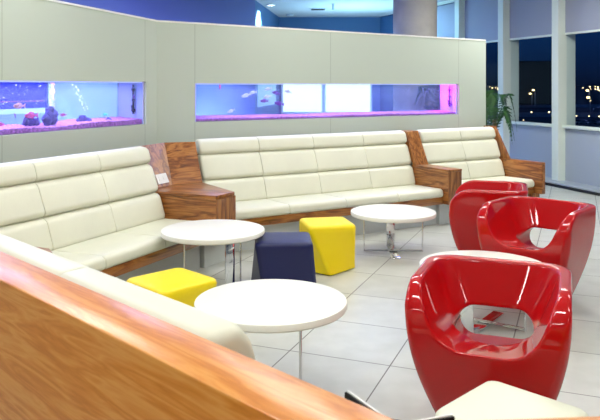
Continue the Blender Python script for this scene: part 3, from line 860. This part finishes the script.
def lamp(label, u, vt, vb):
    d = (EYE-GZ)*F/(vb-86); x = (u-300)/F*d; hh = (vb-vt)/F*d
    t = thing('street_lamp', label, 'street lamp', (x, d, GZ), group='street lamps beyond the windows')
    G().tube([(0, 0, 0), (0, 0, hh), (-.3, 0, hh+.4), (-1.4, 0, hh+.5)], .22, 8).obj('post', M['spandrel'], t)
    G().ball((-1.4, 0, hh+.3), .95, 2, (1, 1, .6)).obj('lamp_head', M['lampglow'], t)
lamp('taller street lamp through the right window', 589.5, 91, 110)
lamp('shorter street lamp just below the taller one, right window', 590.5, 98, 113)
lamp('street lamp in the middle of the left window', 535, 90.5, 106)
lamp('street lamp a little left of the middle one, left window', 532, 94, 105)
lamp('street lamp by the far post of the left window', 517.5, 90, 109)
lamp('reflected double of the street lamp by the far post of the left window', 518, 98, 112)  # mirror image of the lamp above, built as a second lamp
g0 = G().ball((0, 0, 0), 1.0, 1, (1.2, 1, .9)); c0 = None
rs = random.Random(11)
for k in range(64):
    u = rs.uniform(488, 600); v = 86.5+abs(rs.gauss(0, 2.2)) if k < 50 else rs.uniform(90, 120)
    d = 39.6/((v-86)/F+.04)-4 if v < 103 else (EYE-GZ)*F/(v-86)*.985
    if c0 is None: c0 = g0.obj('town_light', M['cityglow']); c = c0
    else: c = c0.copy(); C.objects.link(c)
    c.location = ((u-300)/F*d, d, EYE-(v-86)/F*d); s_ = d/F*rs.uniform(.3, .7); c.scale = (s_, s_, s_)
    tag(c, 'one of the tiny town lights scattered along the night horizon', 'light', 'distant town lights')
# parked cars
car0 = None
for k, u in enumerate((568, 577, 586, 595, 604)):
    v = 123.5+.25*k; d = (EYE-GZ)*F/(v-86)
    if car0 is None:
        car0 = thing('car', '', 'car')
        G().prism([(-2.2, .35), (2.2, .35), (2.25, .8), (1.3, .95), (-1.9, .98), (-2.25, .8)], -.85, .85, bev=.06, axis='X').obj('body', M['carpaint'], car0)
        G().prism([(-1.7, .97), (1.0, .95), (.4, 1.45), (-1.1, 1.45)], -.72, .72, bev=.05, axis='X').obj('cabin', M['darkbuild'], car0)
        for sx in (-.8, .8):
            for sy in (-1.4, 1.4):
                gw = G(); gw.tube([(sx-.1, sy, .33), (sx+.1, sy, .33)], .33, 16); gw.obj('wheel', M['black'], car0)
        c = car0
    else: c = copy_tree(car0)
    c.location = ((u-300)/F*d, d, GZ+.06); c.rotation_euler = (0, 0, .3)
    tag(c, ['parked car farthest left in the row below the right window', 'second parked car from the left below the right window', 'middle parked car below the right window',
            'fourth parked car from the left below the right window', 'parked car at the right end, cut by the picture edge'][k], 'car', 'cars parked outside')

# ------------------------------------------------------------------ lights
def area(name, loc, sx, sy, e, col=(1, 1, 1), rot=(0, 0, 0)):
    l = bpy.data.lights.new(name, 'AREA'); l.shape = 'RECTANGLE'; l.size = sx; l.size_y = sy; l.energy = e; l.color = col
    o = bpy.data.objects.new(name, l); C.objects.link(o); o.location = loc; o.rotation_euler = rot; return o
WARM = (1, .99, .955)
for i, (x, y) in enumerate(((-2.2, 2.6), (.2, 2.2), (2.8, 2.2), (-1.6, 5.0), (.8, 4.6), (3.4, 4.8), (.6, 7.0), (2.9, 7.6), (-.4, -.6), (3, -.6), (-2.3, -1.0))):  # last position is an added fill for the near wooden back
    area('overhead_light', (x, y, ZC-.02), 1.3, .2, 34, WARM, (0, 0, rad(-21.6)))
area('overhead_light', (3.0, 9.3, ZC-.02), 1.2, .3, 75, WARM, (0, 0, rad(-21.6)))  # added fill brightening the window posts and panels, no fitting modelled
area('lounge_lamp', (1.6, 14.8, ZC-.05), 1.6, 1.6, 60, (.30, .66, 1))
area('lounge_lamp', (-1.2, 10.4, ZC-.05), 1.6, .4, 70, (.45, .5, 1), (0, 0, rad(60)))
area('lounge_lamp', (-3.2, 7.4, ZC-.05), 1.6, .4, 60, (.42, .5, 1), (0, 0, rad(60)))
area('lounge_uplight', (1.3, 15.8, 2.3), 1.5, 1.5, 80, (.35, .75, 1), (PI, 0, 0))
for s_, d_ in ((5.0, 4.78), (8.0, 5.2)):
    pp = Lp(s_, d_); o = area('lounge_wall_fill', (pp.x, pp.y, 1.0), 1.8, .3, 95, (.60, .82, 1), (PI/2, 0, rL)); o.data.spread = rad(95)  # added fills brightening the lounge wall behind the aquariums
o = area('lounge_wall_fill', (1.35, 9.55, .9), 1.4, .3, 260, (.27, .36, 1), (rad(74), 0, rad(-10))); o.data.spread = rad(55)  # added blue fill for what shows through the back aquarium's right part
o = area('lounge_wall_fill', (-.3, 12.4, .6), 1.8, .3, 90, (.52, .68, 1), (rad(98), 0, rL)); o.data.spread = rad(100)  # added fill on the lounge wall behind the back aquarium's left part
# spot washing the wall by the far corner
sp = bpy.data.lights.new('wall_washer', 'SPOT'); sp.energy = 650; sp.spot_size = rad(105); sp.spot_blend = .35; sp.color = (.85, .95, 1); sp.shadow_soft_size = .04
so = bpy.data.objects.new('wall_washer', sp); C.objects.link(so); so.location = (-.70, 15.1, ZC-.03); so.rotation_euler = (0, 0, 0)

w = bpy.data.worlds.new('World'); bpy.context.scene.world = w; w.use_nodes = True
N = w.node_tree.nodes; K = w.node_tree.links; bg = N['Background']
tc = N.new('ShaderNodeTexCoord'); sx = N.new('ShaderNodeSeparateXYZ'); K.new(tc.outputs['Generated'], sx.inputs[0])
r = N.new('ShaderNodeValToRGB'); e = r.color_ramp.elements
e[0].position = .0; e[0].color = lin(4, 12, 30); e[1].position = .14; e[1].color = lin(14, 50, 104)
K.new(sx.outputs['Z'], r.inputs['Fac']); K.new(r.outputs['Color'], bg.inputs['Color']); bg.inputs['Strength'].default_value = 1

# ------------------------------------------------------------------ camera
cam = bpy.data.cameras.new('Camera'); co = bpy.data.objects.new('Camera', cam); C.objects.link(co)
co.location = (0, 0, EYE); co.rotation_euler = (PI/2, 0, 0)
cam.sensor_width = 36; cam.lens = 36*F/600; cam.shift_y = -(210-86)/600; cam.clip_end = 4000; cam.clip_start = .02
cam.dof.use_dof = True; cam.dof.focus_distance = 4.2; cam.dof.aperture_fstop = 8
S = bpy.context.scene; S.camera = co
S.view_settings.view_transform = 'Standard'; S.view_settings.look = 'None'; S.view_settings.gamma = 1; S.view_settings.exposure = 0
S.view_settings.use_curve_mapping = False
S.cycles.use_denoising = True; S.cycles.max_bounces = 10; S.cycles.transparent_max_bounces = 16; S.cycles.sample_clamp_indirect = 6
